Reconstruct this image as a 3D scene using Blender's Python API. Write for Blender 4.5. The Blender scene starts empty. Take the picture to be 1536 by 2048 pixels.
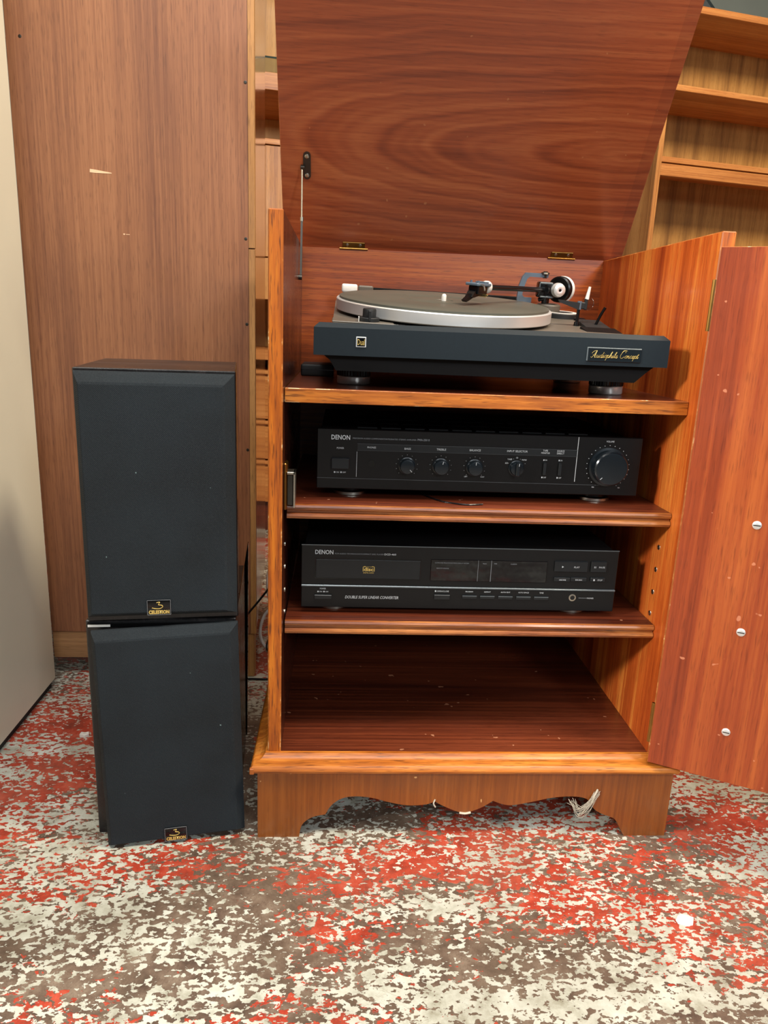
import bpy, bmesh, math, random
from mathutils import Vector, Matrix, noise
R = math.radians
scene = bpy.context.scene
COL = scene.collection
random.seed(7)

# ------------------------------------------------------------------ camera
YAW, PITCH, ROLL = .0656, .2476, .0406
cy_, sy_, cp_, sp_, cr_, sr_ = math.cos(YAW), math.sin(YAW), math.cos(PITCH), math.sin(PITCH), math.cos(ROLL), math.sin(ROLL)
fwd = Vector((sy_*cp_, cy_*cp_, -sp_)); rt = Vector((cy_, -sy_, 0)); up = rt.cross(fwd)
r2 = rt*cr_ + up*sr_; u2 = -rt*sr_ + up*cr_
cam_d = bpy.data.cameras.new('camera'); cam = bpy.data.objects.new('camera', cam_d); COL.objects.link(cam)
m = Matrix((( r2.x, u2.x, -fwd.x, .0888), (r2.y, u2.y, -fwd.y, -.9049), (r2.z, u2.z, -fwd.z, .7033), (0, 0, 0, 1)))
cam.matrix_world = m
cam_d.sensor_fit = 'VERTICAL'; cam_d.sensor_height = 36.0; cam_d.lens = 36.0*1454.456/2048
cam_d.clip_start = .02; cam_d.clip_end = 60
scene.camera = cam

# ------------------------------------------------------------------ world, lights, exposure
w = bpy.data.worlds.new('world'); scene.world = w; w.use_nodes = True
bg = w.node_tree.nodes['Background']; bg.inputs[0].default_value = (.86, .93, 1, 1); bg.inputs[1].default_value = .09

def area(name, loc, target, sx, sy, power, col):
    l = bpy.data.lights.new(name, 'AREA'); l.shape = 'RECTANGLE'; l.size = sx; l.size_y = sy; l.energy = power; l.color = col
    o = bpy.data.objects.new(name, l); COL.objects.link(o); o.location = loc
    o.rotation_euler = (Vector(target)-Vector(loc)).to_track_quat('-Z', 'Y').to_euler(); return o
area('ceiling_tube_light', (.0, -.85, 2.8), (.15, .0, .4), 1.4, .7, 48, (1, .97, .92))
area('side_window_light', (-2.05, -1.27, 1.66), (.5, .04, .68), .28, .28, 66, (1, .96, .90))
area('shop_window_light', (1.5, -3.1, 1.92), (0, .2, .75), .45, .45, 34, (.86, .94, 1))
area('far_fill_light', (.2, -4.6, 2.9), (.2, -4.2, 0), 2.6, 1.6, 70, (.9, .96, 1))  # unseen panel added over the far floor to brighten reflections in the metal
area('warm_lamp_light', (1.35, -.55, 2.6), (.9, 1.7, 1.2), .5, .5, 74, (1, .86, .66))
scene.view_settings.view_transform = 'Standard'; scene.view_settings.look = 'None'
scene.view_settings.gamma = 1; scene.view_settings.use_curve_mapping = False
scene.view_settings.exposure = .25

# ------------------------------------------------------------------ materials
def lin(c):
    return tuple(((v/255)/12.92 if v/255 <= .04045 else ((v/255+.055)/1.055)**2.4) for v in c) + (1,)
class N:
    def __init__(s, name):
        s.m = bpy.data.materials.new(name); s.m.use_nodes = True; s.t = s.m.node_tree; s.b = s.t.nodes['Principled BSDF']
    def new(s, k, **kw):
        n = s.t.nodes.new(k)
        for a, v in kw.items(): setattr(n, a, v)
        return n
    def link(s, a, b): s.t.links.new(a, b)
    def coord(s, scale=(1, 1, 1), loc=(0, 0, 0)):
        tc = s.new('ShaderNodeTexCoord'); mp = s.new('ShaderNodeMapping'); mp.inputs['Scale'].default_value = scale; mp.inputs['Location'].default_value = loc
        s.link(tc.outputs['Object'], mp.inputs['Vector']); return mp.outputs[0]
    def noise(s, vec, scale, detail=3, rough=.5, dist=0):
        n = s.new('ShaderNodeTexNoise'); s.link(vec, n.inputs['Vector']); n.inputs['Scale'].default_value = scale
        n.inputs['Detail'].default_value = detail; n.inputs['Roughness'].default_value = rough; n.inputs['Distortion'].default_value = dist
        return n.outputs['Fac']
    def ramp(s, fac, stops, interp='LINEAR'):
        n = s.new('ShaderNodeValToRGB'); n.color_ramp.interpolation = interp; e = n.color_ramp.elements
        while len(e) < len(stops): e.new(.5)
        for i, (p, c) in enumerate(stops):
            e[i].position = p; e[i].color = c if len(c) == 4 else lin(c)
        s.link(fac, n.inputs[0]); return n.outputs[0]
    def mix(s, fac, a, b, mode='MIX'):
        n = s.new('ShaderNodeMix', data_type='RGBA', blend_type=mode)
        if hasattr(fac, 'links'): s.link(fac, n.inputs[0])
        else: n.inputs[0].default_value = fac
        for v, i in ((a, 6), (b, 7)):
            if hasattr(v, 'links'): s.link(v, n.inputs[i])
            else: n.inputs[i].default_value = v
        return n.outputs[2]
    def math(s, op, a, b=0, c=None, clamp=False):
        n = s.new('ShaderNodeMath', operation=op, use_clamp=clamp)
        for i, v in enumerate((a, b) if c is None else (a, b, c)):
            if hasattr(v, 'links'): s.link(v, n.inputs[i])
            else: n.inputs[i].default_value = v
        return n.outputs[0]
    def bump(s, h, strength=.2, dist=.001):
        n = s.new('ShaderNodeBump'); n.inputs['Strength'].default_value = strength; n.inputs['Distance'].default_value = dist
        s.link(h, n.inputs['Height']); s.link(n.outputs[0], s.b.inputs['Normal'])
    def out(s, col=None, rough=None, metal=None, spec=None, coat=None):
        for v, k in ((col, 'Base Color'), (rough, 'Roughness'), (metal, 'Metallic'), (spec, 'Specular IOR Level'), (coat, 'Coat Weight')):
            if v is None: continue
            if hasattr(v, 'links'): s.link(v, s.b.inputs[k])
            else: s.b.inputs[k].default_value = v
        return s.m

def plain(name, rgb, rough=.5, metal=0, spec=.5, mottled=.06, scale=60):
    n = N(name); v = n.coord(); f = n.noise(v, scale, 3)
    c = lin(rgb); d = tuple(x*(1-mottled*2) for x in c[:3])+(1,); l = tuple(min(1, x*(1+mottled)) for x in c[:3])+(1,)
    return n.out(n.ramp(f, [(.3, d), (.7, l)]), rough, metal, spec)

def wood(name, dark, mid, light, axis='z', band=9, bandw=.5, fib=140, pore=.5, rough=.32, flecks=None, seed=0, along=.09, figure=False, coat=0.0, edge_band=None, fa=.012, con=1.0):
    n = N(name)
    def sc(k, a):  # stretch along the grain axis
        s = [k, k, k]; s['xyz'.index(axis)] = k*a; return tuple(s)
    v = n.coord(loc=(seed*1.7, seed*.9, seed*2.3))
    warp = n.noise(v, 3.0, 2)
    vb = n.coord(sc(1, along), (seed*1.7, seed*.9, seed*2.3))
    b = n.noise(vb, band, 5, .55, .6)
    if figure:      # cathedral figure: nested ellipses
        tc = n.new('ShaderNodeTexCoord'); sp = n.new('ShaderNodeSeparateXYZ'); n.link(tc.outputs['Object'], sp.inputs[0])
        nz = n.noise(n.coord((1.0, 2.2, 1)), 4.0, 3, .5, .3)
        du = n.math('MULTIPLY', n.math('SUBTRACT', sp.outputs[0], .543), 3.0)
        dv = n.math('MULTIPLY', n.math('SUBTRACT', sp.outputs[1], .175), 17.0)
        d = n.math('SQRT', n.math('ADD', n.math('MULTIPLY', du, du), n.math('MULTIPLY', dv, dv)))
        d = n.math('ADD', d, n.math('MULTIPLY', nz, .5))
        rings = n.math('SINE', n.math('ADD', n.math('MULTIPLY', d, 17), n.math('SINE', n.math('MULTIPLY', d, 17))))
        r3 = n.math('SINE', n.math('MULTIPLY', d, 61))
        fade = n.math('SUBTRACT', 1.3, n.math('MULTIPLY', d, .22), clamp=True)
        rr = n.math('ADD', rings, n.math('MULTIPLY', r3, .3))
        b = n.math('ADD', n.math('MULTIPLY_ADD', n.math('SUBTRACT', b, .5), .5, .5), n.math('MULTIPLY', n.math('MULTIPLY', rr, fade), .095))
    f = n.noise(n.coord(sc(1, fa), (seed, 0, seed)), fib*1.3, 4, .6)
    mixv = n.math('ADD', n.math('MULTIPLY', b, bandw), n.math('MULTIPLY', f, 1-bandw))
    mixv = n.math('ADD', mixv, n.math('MULTIPLY', n.math('SUBTRACT', warp, .5), .12))
    c = n.ramp(mixv, [(.5-.14/con, dark), (.5, mid), (.5+.14/con, light)])
    p = n.noise(n.coord(sc(1, .06)), 620, 2, .5)
    pm = n.ramp(p, [(.56, (0, 0, 0, 1)), (.68, (1, 1, 1, 1))])
    dk = tuple(x*.45 for x in lin(dark)[:3])+(1,)
    c = n.mix(n.math('MULTIPLY', pm, pore), c, dk)
    if flecks:
        fl = n.noise(n.coord(), 75, 1); fm = n.ramp(fl, [(.765, (0, 0, 0, 1)), (.78, (1, 1, 1, 1))])
        c = n.mix(n.math('MULTIPLY', fm, .75), c, lin(flecks))
    if edge_band:       # darker band along the right edge of the lid
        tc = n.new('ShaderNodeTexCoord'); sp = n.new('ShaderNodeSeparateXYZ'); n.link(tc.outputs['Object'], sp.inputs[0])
        g = n.math('MULTIPLY', n.math('GREATER_THAN', sp.outputs[0], .553), .16); c = n.mix(g, c, lin(edge_band))
    rg = n.math('MULTIPLY_ADD', n.noise(n.coord(), 14, 4), .25, rough-.1)
    n.bump(n.math('ADD', f, n.math('MULTIPLY', p, .6)), .12, .0006)
    if coat: n.b.inputs['Coat Roughness'].default_value = .12
    return n.out(c, rg, None, .5, coat)

M = {}
M['mahog_x'] = wood('mahogany_shelf', (56, 22, 13), (88, 38, 21), (118, 56, 32), 'x', 10, .5, 150, .4, .30, flecks=(175, 120, 90), coat=.25)
M['lid'] = wood('mahogany_lid', (112, 46, 24), (160, 76, 40), (186, 102, 58), 'x', 16, .72, 190, .25, .34, con=.85, flecks=(180, 110, 70), seed=1, figure=True, edge_band=(70, 30, 24), coat=.15)
M['back_x'] = wood('mahogany_back', (104, 44, 14), (146, 66, 22), (174, 90, 32), 'x', 18, .5, 160, .5, .36, seed=2)
M['ribbon_z'] = wood('sapele_ribbon', (140, 48, 16), (196, 92, 34), (236, 146, 62), 'z', 22, .78, 150, .4, .32, seed=3, along=.03, flecks=None, coat=.2)
M['door_z'] = wood('sapele_door', (116, 44, 20), (150, 64, 29), (178, 90, 40), 'z', 17, .7, 170, .35, .36, seed=4, along=.03, flecks=(205, 130, 95))
M['front_z'] = wood('lipping_orange', (140, 66, 10), (184, 96, 14), (208, 122, 26), 'z', 40, .35, 120, .85, .4, seed=5, fa=.06)
M['front_x'] = wood('lipping_orange_across', (140, 72, 20), (180, 102, 32), (206, 132, 52), 'x', 40, .4, 120, .75, .38, seed=6, fa=.06)
M['bead_x'] = wood('shelf_bead', (84, 38, 18), (136, 74, 34), (182, 116, 60), 'x', 60, .6, 170, .5, .32, seed=7, coat=.2)
M['apron_z'] = wood('yew_apron', (104, 50, 13), (132, 70, 20), (156, 88, 30), 'z', 8, .5, 200, .2, .33, con=.6, flecks=(215, 165, 105), seed=8, coat=.2)
M['side_out'] = wood('cabinet_outside', (120, 60, 22), (158, 84, 30), (186, 108, 46), 'z', 12, .5, 170, .4, .36, seed=9)
M['ward'] = wood('wardrobe_veneer', (104, 63, 43), (138, 90, 60), (160, 110, 76), 'z', 7, .66, 260, .35, .45, flecks=None, seed=10, along=.05)
M['ward_gloss'] = wood('wardrobe_polished_side', (104, 60, 38), (134, 80, 50), (150, 94, 60), 'z', 10, .5, 260, .3, .16, seed=11, along=.05, coat=1)
M['ward_edge'] = wood('wardrobe_lipping', (134, 92, 50), (170, 122, 70), (190, 142, 84), 'z', 30, .5, 120, .5, .5, seed=12)
M['ward_rail'] = wood('wardrobe_rail', (136, 100, 66), (164, 122, 82), (184, 142, 98), 'x', 30, .5, 120, .4, .45, seed=12)
M['teak_x'] = wood('teak_shelf', (150, 86, 40), (184, 118, 60), (204, 142, 80), 'x', 14, .5, 120, .3, .4, seed=13)
M['teak_z'] = wood('teak_upright', (150, 92, 44), (186, 126, 66), (208, 150, 86), 'z', 14, .5, 110, .4, .4, seed=14)
M['teak_back'] = wood('teak_back_board', (116, 76, 34), (168, 120, 60), (194, 146, 80), 'z', 22, .72, 110, .3, .5, seed=15, along=.04, con=.75)
n = N('chipped_edge'); v = n.coord(); a1 = n.noise(v, 42, 4, .65); a2 = n.noise(v, 6, 2)
M['worn'] = n.out(n.ramp(n.math('ADD', n.math('MULTIPLY', a1, .7), n.math('MULTIPLY', a2, .3)), [(.52, (160, 86, 30)), (.60, (196, 126, 62)), (.63, (232, 200, 152))]), .5)
M['scratch'] = plain('bare_wood_scratch', (222, 182, 146), .6)
M['white_panel'] = plain('cream_enamel', (216, 211, 190), .35, 0, .5, .02, 6)
M['black_cloth'] = None
n = N('grille_cloth'); v = n.coord()
wv = n.new('ShaderNodeTexWave'); wv.wave_type = 'BANDS'; wv.bands_direction = 'DIAGONAL'; n.link(v, wv.inputs['Vector']); wv.inputs['Scale'].default_value = 260
ns = n.noise(v, 900, 2); big = n.noise(v, 9, 3); fl = n.noise(v, 150, 1)
c = n.ramp(big, [(.3, (16, 21, 25)), (.7, (26, 34, 40))]); c = n.mix(n.ramp(ns, [(.4, (0, 0, 0, 1)), (.75, (.35, .35, .35, 1))]), c, lin((52, 58, 62)))
c = n.mix(n.ramp(fl, [(.83, (0, 0, 0, 1)), (.84, (1, 1, 1, 1))]), c, lin((110, 132, 132)))
n.bump(n.math('ADD', wv.outputs['Fac'], ns), .35, .0004); M['black_cloth'] = n.out(c, .85, None, .35)
M['ash_black'] = wood('black_ash', (16, 14, 14), (30, 26, 26), (56, 48, 46), 'x', 30, .5, 140, .6, .3, seed=17)
M['ash_side'] = wood('black_ash_side', (14, 13, 14), (24, 22, 23), (40, 36, 36), 'z', 30, .5, 140, .6, .25, seed=18)
M['blk'] = plain('black_lacquer', (7, 7, 8), .33, 0, .35)
M['blk_matt'] = plain('black_matt', (20, 21, 22), .6)
M['blk_gloss'] = plain('black_gloss', (8, 8, 9), .06)
M['blk_steel'] = plain('black_steel_case', (15, 15, 16), .45)
M['cdface'] = plain('cd_front_panel', (11, 12, 13), .38, 0, .35)
M['btn'] = plain('black_button', (24, 27, 29), .35, 0, .4)
M['knob'] = plain('knob_black', (17, 24, 29), .22)
M['tt_body'] = plain('turntable_body_ash', (17, 27, 33), .45, 0, .3, .05, 200)
M['tt_tray'] = plain('turntable_tray', (12, 10, 10), .6, 0, .15)
M['tt_deck'] = plain('turntable_deck', (92, 84, 74), .42, 0, .5, .06, 30)
M['rubber'] = plain('platter_mat', (80, 80, 71), .42, 0, .5, .08, 12)
M['arm_black'] = plain('tonearm_black', (16, 17, 19), .18)
M['arm_blue'] = plain('headshell_grey_blue', (96, 110, 124), .35, .2)
M['chrome'] = plain('chrome', (225, 222, 216), .12, 1, .5, .02)
M['foot_metal'] = plain('polished_foot_metal', (214, 210, 204), .28, .45)
M['steel'] = plain('steel', (190, 184, 170), .3, 1)
M['alu'] = plain('brushed_aluminium', (236, 235, 232), .38, .65, .5, .02, 20)
M['darksteel'] = plain('dark_steel', (72, 68, 62), .35, .8)
M['brass'] = plain('old_brass', (150, 112, 58), .32, 1)
M['gold'] = plain('gold_print', (214, 184, 104), .35, .3)
M['silver_print'] = plain('silver_print', (196, 200, 202), .5)
M['grey_print'] = plain('grey_print', (128, 132, 136), .5)
M['silver_line'] = plain('silver_trim', (108, 116, 120), .35, .6)
M['dim_line'] = plain('dim_grey_line', (62, 64, 66), .4)
M['white'] = plain('white_plastic', (226, 220, 212), .35)
M['screen'] = plain('display_window', (12, 9, 11), .04)
M['paper'] = plain('white_paper', (228, 224, 216), .7)
M['web'] = plain('dusty_cobweb', (190, 182, 164), .9)
M['dust_dark'] = plain('dark_void', (18, 17, 16), .8)
M['steel_beam'] = plain('roof_steel', (70, 80, 84), .5)
M['wall'] = plain('grey_painted_wall', (150, 156, 148), .7, 0, .3, .05, 3)
g = N('clear_plastic'); g.b.inputs['Transmission Weight'].default_value = 1; g.b.inputs['Roughness'].default_value = .03; g.b.inputs['IOR'].default_value = 1.3; M['clear'] = g.m
g = N('green_glass'); g.b.inputs['Transmission Weight'].default_value = 1; g.b.inputs['Roughness'].default_value = .0; g.b.inputs['Base Color'].default_value = lin((225, 240, 232)); M['glass'] = g.m

M['dark_glass'] = plain('dark_green_glass_edge', (24, 44, 34), .15)
# worn painted concrete: brown concrete, red paint, cream paint on top
n = N('worn_painted_concrete')
v0 = n.coord()
v = n.coord((1, 1.2, 1)); vs = n.coord((.8, 1.25, 1), (3.1, 1.7, 0))
zone_r = n.noise(n.coord((1, 1.6, 1), (5.2, .4, 0)), 3.0, 2, .5)
zone_w = n.noise(n.coord((.9, 2.6, 1), (1.3, 8.2, 0)), 4.2, 4, .62)
f1 = n.noise(vs, 112, 3, .55, .3); f2 = n.noise(n.coord((.8, 1.3, 1), (9.1, 2.2, 0)), 62, 3, .55, .6); f3 = n.noise(v, 230, 2, .5)
f4 = n.noise(v0, 420, 2, .6)
conc = n.ramp(n.noise(v0, 26, 6, .7), [(.3, (66, 52, 43)), (.5, (101, 83, 70)), (.7, (132, 116, 100))])
conc = n.mix(n.ramp(n.noise(v0, 9, 3, .5), [(.55, (0, 0, 0, 1)), (.75, (.6, .6, .6, 1))]), conc, lin((82, 66, 52)))
conc = n.mix(n.ramp(f4, [(.3, (.5, .5, .5, 1)), (.45, (0, 0, 0, 1))]), conc, lin((70, 56, 46)))
red = n.ramp(n.noise(v0, 34, 4, .7), [(.3, (118, 42, 28)), (.52, (166, 58, 38)), (.75, (188, 88, 66))])
rm = n.math('ADD', n.math('ADD', n.math('MULTIPLY', f2, .7), n.math('MULTIPLY', zone_r, 1.15)), n.math('MULTIPLY', f3, .2))
tcf = n.new('ShaderNodeTexCoord'); spf = n.new('ShaderNodeSeparateXYZ'); n.link(tcf.outputs['Object'], spf.inputs[0])
rbias = n.math('MULTIPLY', n.math('ADD', spf.outputs[1], .17), .55)          # more red paint has survived near the furniture than on the walked strip in front
rbias = n.math('MINIMUM', n.math('MAXIMUM', rbias, -.07), .055)
rm = n.math('ADD', rm, rbias)
rmask = n.ramp(n.math('MULTIPLY', rm, .5), [(.523, (0, 0, 0, 1)), (.532, (1, 1, 1, 1))])
cream = n.ramp(n.noise(v0, 22, 5, .7), [(.3, (138, 134, 116)), (.5, (184, 184, 170)), (.75, (206, 207, 197))])
wm = n.math('ADD', n.math('ADD', n.math('MULTIPLY', f1, 1.0), n.math('MULTIPLY', zone_w, .8)), n.math('MULTIPLY', f3, .24))
wmask = n.ramp(n.math('MULTIPLY', wm, .5), [(.5215, (0, 0, 0, 1)), (.529, (1, 1, 1, 1))])
c = n.mix(rmask, conc, red); c = n.mix(wmask, c, cream)
dirt = n.ramp(n.noise(v0, 4.5, 5, .7), [(.45, (0, 0, 0, 1)), (.8, (.45, .45, .45, 1))]); c = n.mix(dirt, c, lin((112, 98, 80)))
h = n.math('ADD', n.math('ADD', n.math('MULTIPLY', wmask, .6), n.math('MULTIPLY', rmask, .4)), n.math('MULTIPLY', f4, .35))
n.bump(h, .5, .0012)
M['floor'] = n.out(c, n.math('MULTIPLY_ADD', f3, .3, .28), None, .5)

# ------------------------------------------------------------------ geometry helpers
def box(bm, x0, x1, y0, y1, z0, z1, bev=0, seg=1):
    r = bmesh.ops.create_cube(bm, size=1); vs = r['verts']
    bmesh.ops.scale(bm, vec=(x1-x0, y1-y0, z1-z0), verts=vs); bmesh.ops.translate(bm, vec=((x0+x1)/2, (y0+y1)/2, (z0+z1)/2), verts=vs)
    if bev:
        es = list({e for v_ in vs for e in v_.link_edges}); bmesh.ops.bevel(bm, geom=es, offset=bev, segments=seg, affect='EDGES', profile=.5, material=-1)
def cyl(bm, a, b, ra, rb=None, seg=24, cap=True):
    a = Vector(a); b = Vector(b); d = b-a; rb = ra if rb is None else rb
    q = d.to_track_quat('Z', 'Y').to_matrix().to_4x4(); q.translation = (a+b)/2
    bmesh.ops.create_cone(bm, cap_ends=cap, segments=seg, radius1=ra, radius2=rb, depth=d.length, matrix=q)
def lathe(bm, prof, c, ax=(0, 0, 1), seg=48):
    """prof: (radius, height) list; closed if it starts and ends at radius 0"""
    q = Vector(ax).to_track_quat('Z', 'Y').to_matrix(); c = Vector(c); rows = []
    for r, h_ in prof:
        if r < 1e-6: rows.append([bm.verts.new(c+q@Vector((0, 0, h_)))])
        else: rows.append([bm.verts.new(c+q@Vector((r*math.cos(t*2*math.pi/seg), r*math.sin(t*2*math.pi/seg), h_))) for t in range(seg)])
    for A, B in zip(rows, rows[1:]):
        for i in range(seg):
            j = (i+1) % seg
            if len(A) == 1 and len(B) > 1: bm.faces.new((A[0], B[i], B[j]))
            elif len(B) == 1 and len(A) > 1: bm.faces.new((A[i], B[0], A[j]))
            elif len(A) > 1: bm.faces.new((A[i], B[i], B[j], A[j]))
def tube(bm, pts, r, seg=8, sub=6):
    P = [Vector(p) for p in pts]
    if sub > 1 and len(P) > 2:
        Q = []
        for i in range(len(P)-1):
            p0, p1, p2, p3 = P[max(i-1, 0)], P[i], P[i+1], P[min(i+2, len(P)-1)]
            for k in range(sub):
                t = k/sub; Q.append(.5*((2*p1)+(-p0+p2)*t+(2*p0-5*p1+4*p2-p3)*t*t+(-p0+3*p1-3*p2+p3)*t**3))
        Q.append(P[-1]); P = Q
    rows = []; nrm = None
    for i, p in enumerate(P):
        d = (P[min(i+1, len(P)-1)]-P[max(i-1, 0)]).normalized()
        if nrm is None: nrm = d.orthogonal().normalized()
        nrm = (nrm-d*nrm.dot(d)).normalized(); b_ = d.cross(nrm)
        rows.append([bm.verts.new(p+r*(nrm*math.cos(k*2*math.pi/seg)+b_*math.sin(k*2*math.pi/seg))) for k in range(seg)])
    for A, B in zip(rows, rows[1:]):
        for i in range(seg): bm.faces.new((A[i], A[(i+1) % seg], B[(i+1) % seg], B[i]))
    bm.faces.new(rows[0][::-1]); bm.faces.new(rows[-1])
def prism(bm, pts, ext, plane='xz', at=0):
    """extrude polygon pts; plane xz -> extruded along y from at to at+ext etc."""
    def P(p, k):
        return {'xz': (p[0], k, p[1]), 'yz': (k, p[0], p[1]), 'xy': (p[0], p[1], k)}[plane]
    A = [bm.verts.new(P(p, at)) for p in pts]; B = [bm.verts.new(P(p, at+ext)) for p in pts]
    bm.faces.new(A); bm.faces.new(B[::-1])
    for i in range(len(pts)): j = (i+1) % len(pts); bm.faces.new((A[i], B[i], B[j], A[j]))
def ring_sweep(bm, x0, x1, y0, y1, prof, closed=True, open_back=False):
    """sweep profile (outset, z) round a rectangle"""
    rows = []
    for o_, z in prof:
        rows.append([bm.verts.new(p) for p in ((x0-o_, (y1 if open_back else y1+o_), z), (x0-o_, y0-o_, z), (x1+o_, y0-o_, z), (x1+o_, (y1 if open_back else y1+o_), z))])
    L = len(rows); rng = range(L if closed else L-1)
    for i in rng:
        A, B = rows[i], rows[(i+1) % L]
        for k in range(3 if open_back else 4): j = (k+1) % 4; bm.faces.new((A[k], A[j], B[j], B[k]))
    if open_back and closed:
        bm.faces.new([r_[0] for r_ in rows]); bm.faces.new([r_[3] for r_ in rows][::-1])
class T:   # a thing: an empty whose parts are built in the world frame and shifted to it
    def __init__(s, name, label, cat, loc, rz=0, group=None):
        s.o = bpy.data.objects.new(name, None); COL.objects.link(s.o); s.o.empty_display_size = .05; s.o.location = loc; s.o.rotation_euler = (0, 0, rz)
        s.o['label'] = label; s.o['category'] = cat; s.loc = Vector(loc)
        if group: s.o['group'] = group
def mesh(name, bm, mats, smooth=False):
    bmesh.ops.recalc_face_normals(bm, faces=bm.faces)
    me = bpy.data.meshes.new(name); bm.to_mesh(me); bm.free()
    for m_ in (mats if isinstance(mats, (list, tuple)) else [mats]): me.materials.append(M[m_] if isinstance(m_, str) else m_)
    if smooth:
        for p in me.polygons: p.use_smooth = True
        try: me.set_sharp_from_angle(angle=R(35))
        except Exception: pass
    return me
def part(name, bm, mats, parent, smooth=False, mat=None, shift=None, label=None):
    """mat: transform applied to vertices; shift: vector subtracted"""
    if mat is not None: bmesh.ops.transform(bm, matrix=mat, verts=bm.verts)
    if shift is not None: bmesh.ops.translate(bm, vec=-Vector(shift), verts=bm.verts)
    o = bpy.data.objects.new(name, mesh(name, bm, mats, smooth)); COL.objects.link(o)
    if parent is not None: o.parent = parent
    if label: o['label'] = label
    return o
def like(o, parent, loc):
    c_ = o.copy(); COL.objects.link(c_); c_.parent = parent; c_.location = loc; return c_
def B(): return bmesh.new()
def bb(*a, **k): b_ = B(); box(b_, *a, **k); return b_
def worn_edges(o, idx=1):
    """bevel faces (small ones) take the worn-edge material"""
    for p in o.data.polygons:
        nm = p.normal
        if max(abs(nm.x), abs(nm.y), abs(nm.z)) < .95: p.material_index = idx
def text_bm(body, x0, z0, x1, z1, y, shear=0, bold=0, depth=.0003):
    """flat lettering in the xz plane facing -y, fitted to the box"""
    cu = bpy.data.curves.new('t', 'FONT'); cu.body = body; cu.size = 1; cu.shear = shear; cu.resolution_u = 2; cu.offset = bold
    o = bpy.data.objects.new('t', cu); COL.objects.link(o)
    dg = bpy.context.evaluated_depsgraph_get(); me = bpy.data.meshes.new_from_object(o.evaluated_get(dg))
    b_ = B(); b_.from_mesh(me); bpy.data.objects.remove(o); bpy.data.curves.remove(cu); bpy.data.meshes.remove(me)
    xs = [v_.co.x for v_ in b_.verts]; ys = [v_.co.y for v_ in b_.verts]; ax, bx_, ay, by_ = min(xs), max(xs), min(ys), max(ys)
    for v_ in b_.verts:
        v_.co = Vector((x0+(v_.co.x-ax)/(bx_-ax)*(x1-x0), y, z0+(v_.co.y-ay)/(by_-ay)*(z1-z0)))
    return b_
def texts(items, y):
    b_ = B()
    for it in items:
        t = text_bm(*it[:5], y, *(it[5:])); me = bpy.data.meshes.new('t'); t.to_mesh(me); t.free(); b_.from_mesh(me); bpy.data.meshes.remove(me)
    return b_
def text_part(name, items, y, mat, parent, xf=None):
    b_ = texts(items, y)
    if xf is not None: bmesh.ops.transform(b_, matrix=xf, verts=b_.verts)
    me = bpy.data.meshes.new(name); b_.to_mesh(me); b_.free(); me.materials.append(M[mat])
    o = bpy.data.objects.new(name, me); COL.objects.link(o); o.parent = parent
    if len(items) > 1: o['kind'] = 'stuff'
    return o
def cw(body, xc, zc, h_, asp=.62, **k):   # centred label, width from the number of letters
    wd = len(body)*h_*asp; return (body, xc-wd/2, zc-h_/2, xc+wd/2, zc+h_/2)
def struct(name, bm, mats):
    o = bpy.data.objects.new(name, mesh(name, bm, mats)); COL.objects.link(o); o['kind'] = 'structure'; return o

# ------------------------------------------------------------------ the setting
struct('floor', bb(-4, 4, -8.0, 4.2, -.05, 0), 'floor')['label'] = 'worn concrete floor with flaking red and cream paint'
struct('wall_back', bb(-4, 4, 4.2, 4.3, 0, 3.4), 'wall')
struct('wall_left', bb(-4.1, -4, -1.2, 4.3, 0, 3.4), 'wall')
struct('wall_right', bb(4, 4.1, -1.2, 4.3, 0, 3.4), 'wall')
b_ = B()
for x in (-2.2, .4, 3.0):
    tube(b_, [(x, 4.12, 2.0), (x+1.3, 4.12, 3.3)], .035, 6, 1); tube(b_, [(x+2.6, 4.12, 2.0), (x+1.3, 4.12, 3.3)], .035, 6, 1)
box(b_, -4, 4, 4.08, 4.16, 3.28, 3.36)
struct('trim_1', b_, 'steel_beam')

# ------------------------------------------------------------------ record cabinet
W, t, D, ZT, ZB = .56, .018, .413, .8323, .1265
O = Vector((.28, .21, 0))
cab = T('stereo_cabinet', 'reddish wooden stereo cabinet with lid raised and door open, holding the hi-fi units', 'cabinet', O)
def cp(name, bm, mats, parent=None, **k):
    return part(name, bm, mats, parent or cab.o, shift=O if parent is None else None, **k)
def side(x0, x1, inner):
    o = cp('side_panel', bb(x0, x1, 0, D+.012, ZB-.02, ZT, bev=.0014), ['side_out', 'worn', 'front_z', inner])
    for p in o.data.polygons:
        nm = p.normal
        if max(abs(nm.x), abs(nm.y), abs(nm.z)) < .95: p.material_index = 1
        elif nm.y < -.9: p.material_index = 2
        elif (nm.x > .9) == (x0 < .1) and abs(nm.x) > .9: p.material_index = 3
        elif nm.z > .9: p.material_index = 2
    return o
M['left_in'] = wood('mahogany_left_inside', (52, 22, 13), (78, 36, 21), (102, 52, 32), 'z', 12, .5, 160, .4, .25, seed=20, coat=.3)  # darkened: the shade inside the bays is put into this wood colour
left_panel = side(0, t, 'left_in'); right_panel = side(W-t, W, 'ribbon_z')
cp('back_panel', bb(t, W-t, D, D+.012, ZB-.02, ZT), 'back_x')
cp('base_board', bb(t, W-t, .0005, D, ZB-.018, ZB), 'mahog_x')
# moulding round the base
prof = [(-.001, ZB+.0005), (.003, ZB), (.006, ZB-.004), (.011, ZB-.0075), (.018, ZB-.0095), (.0215, ZB-.013), (.0225, ZB-.017), (.021, ZB-.0205), (.016, ZB-.0225), (-.001, ZB-.0225)]
b_ = B(); ring_sweep(b_, 0, W, 0, D+.012, prof, True, True)
cp('base_moulding', b_, ['front_x'], smooth=True)
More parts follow.
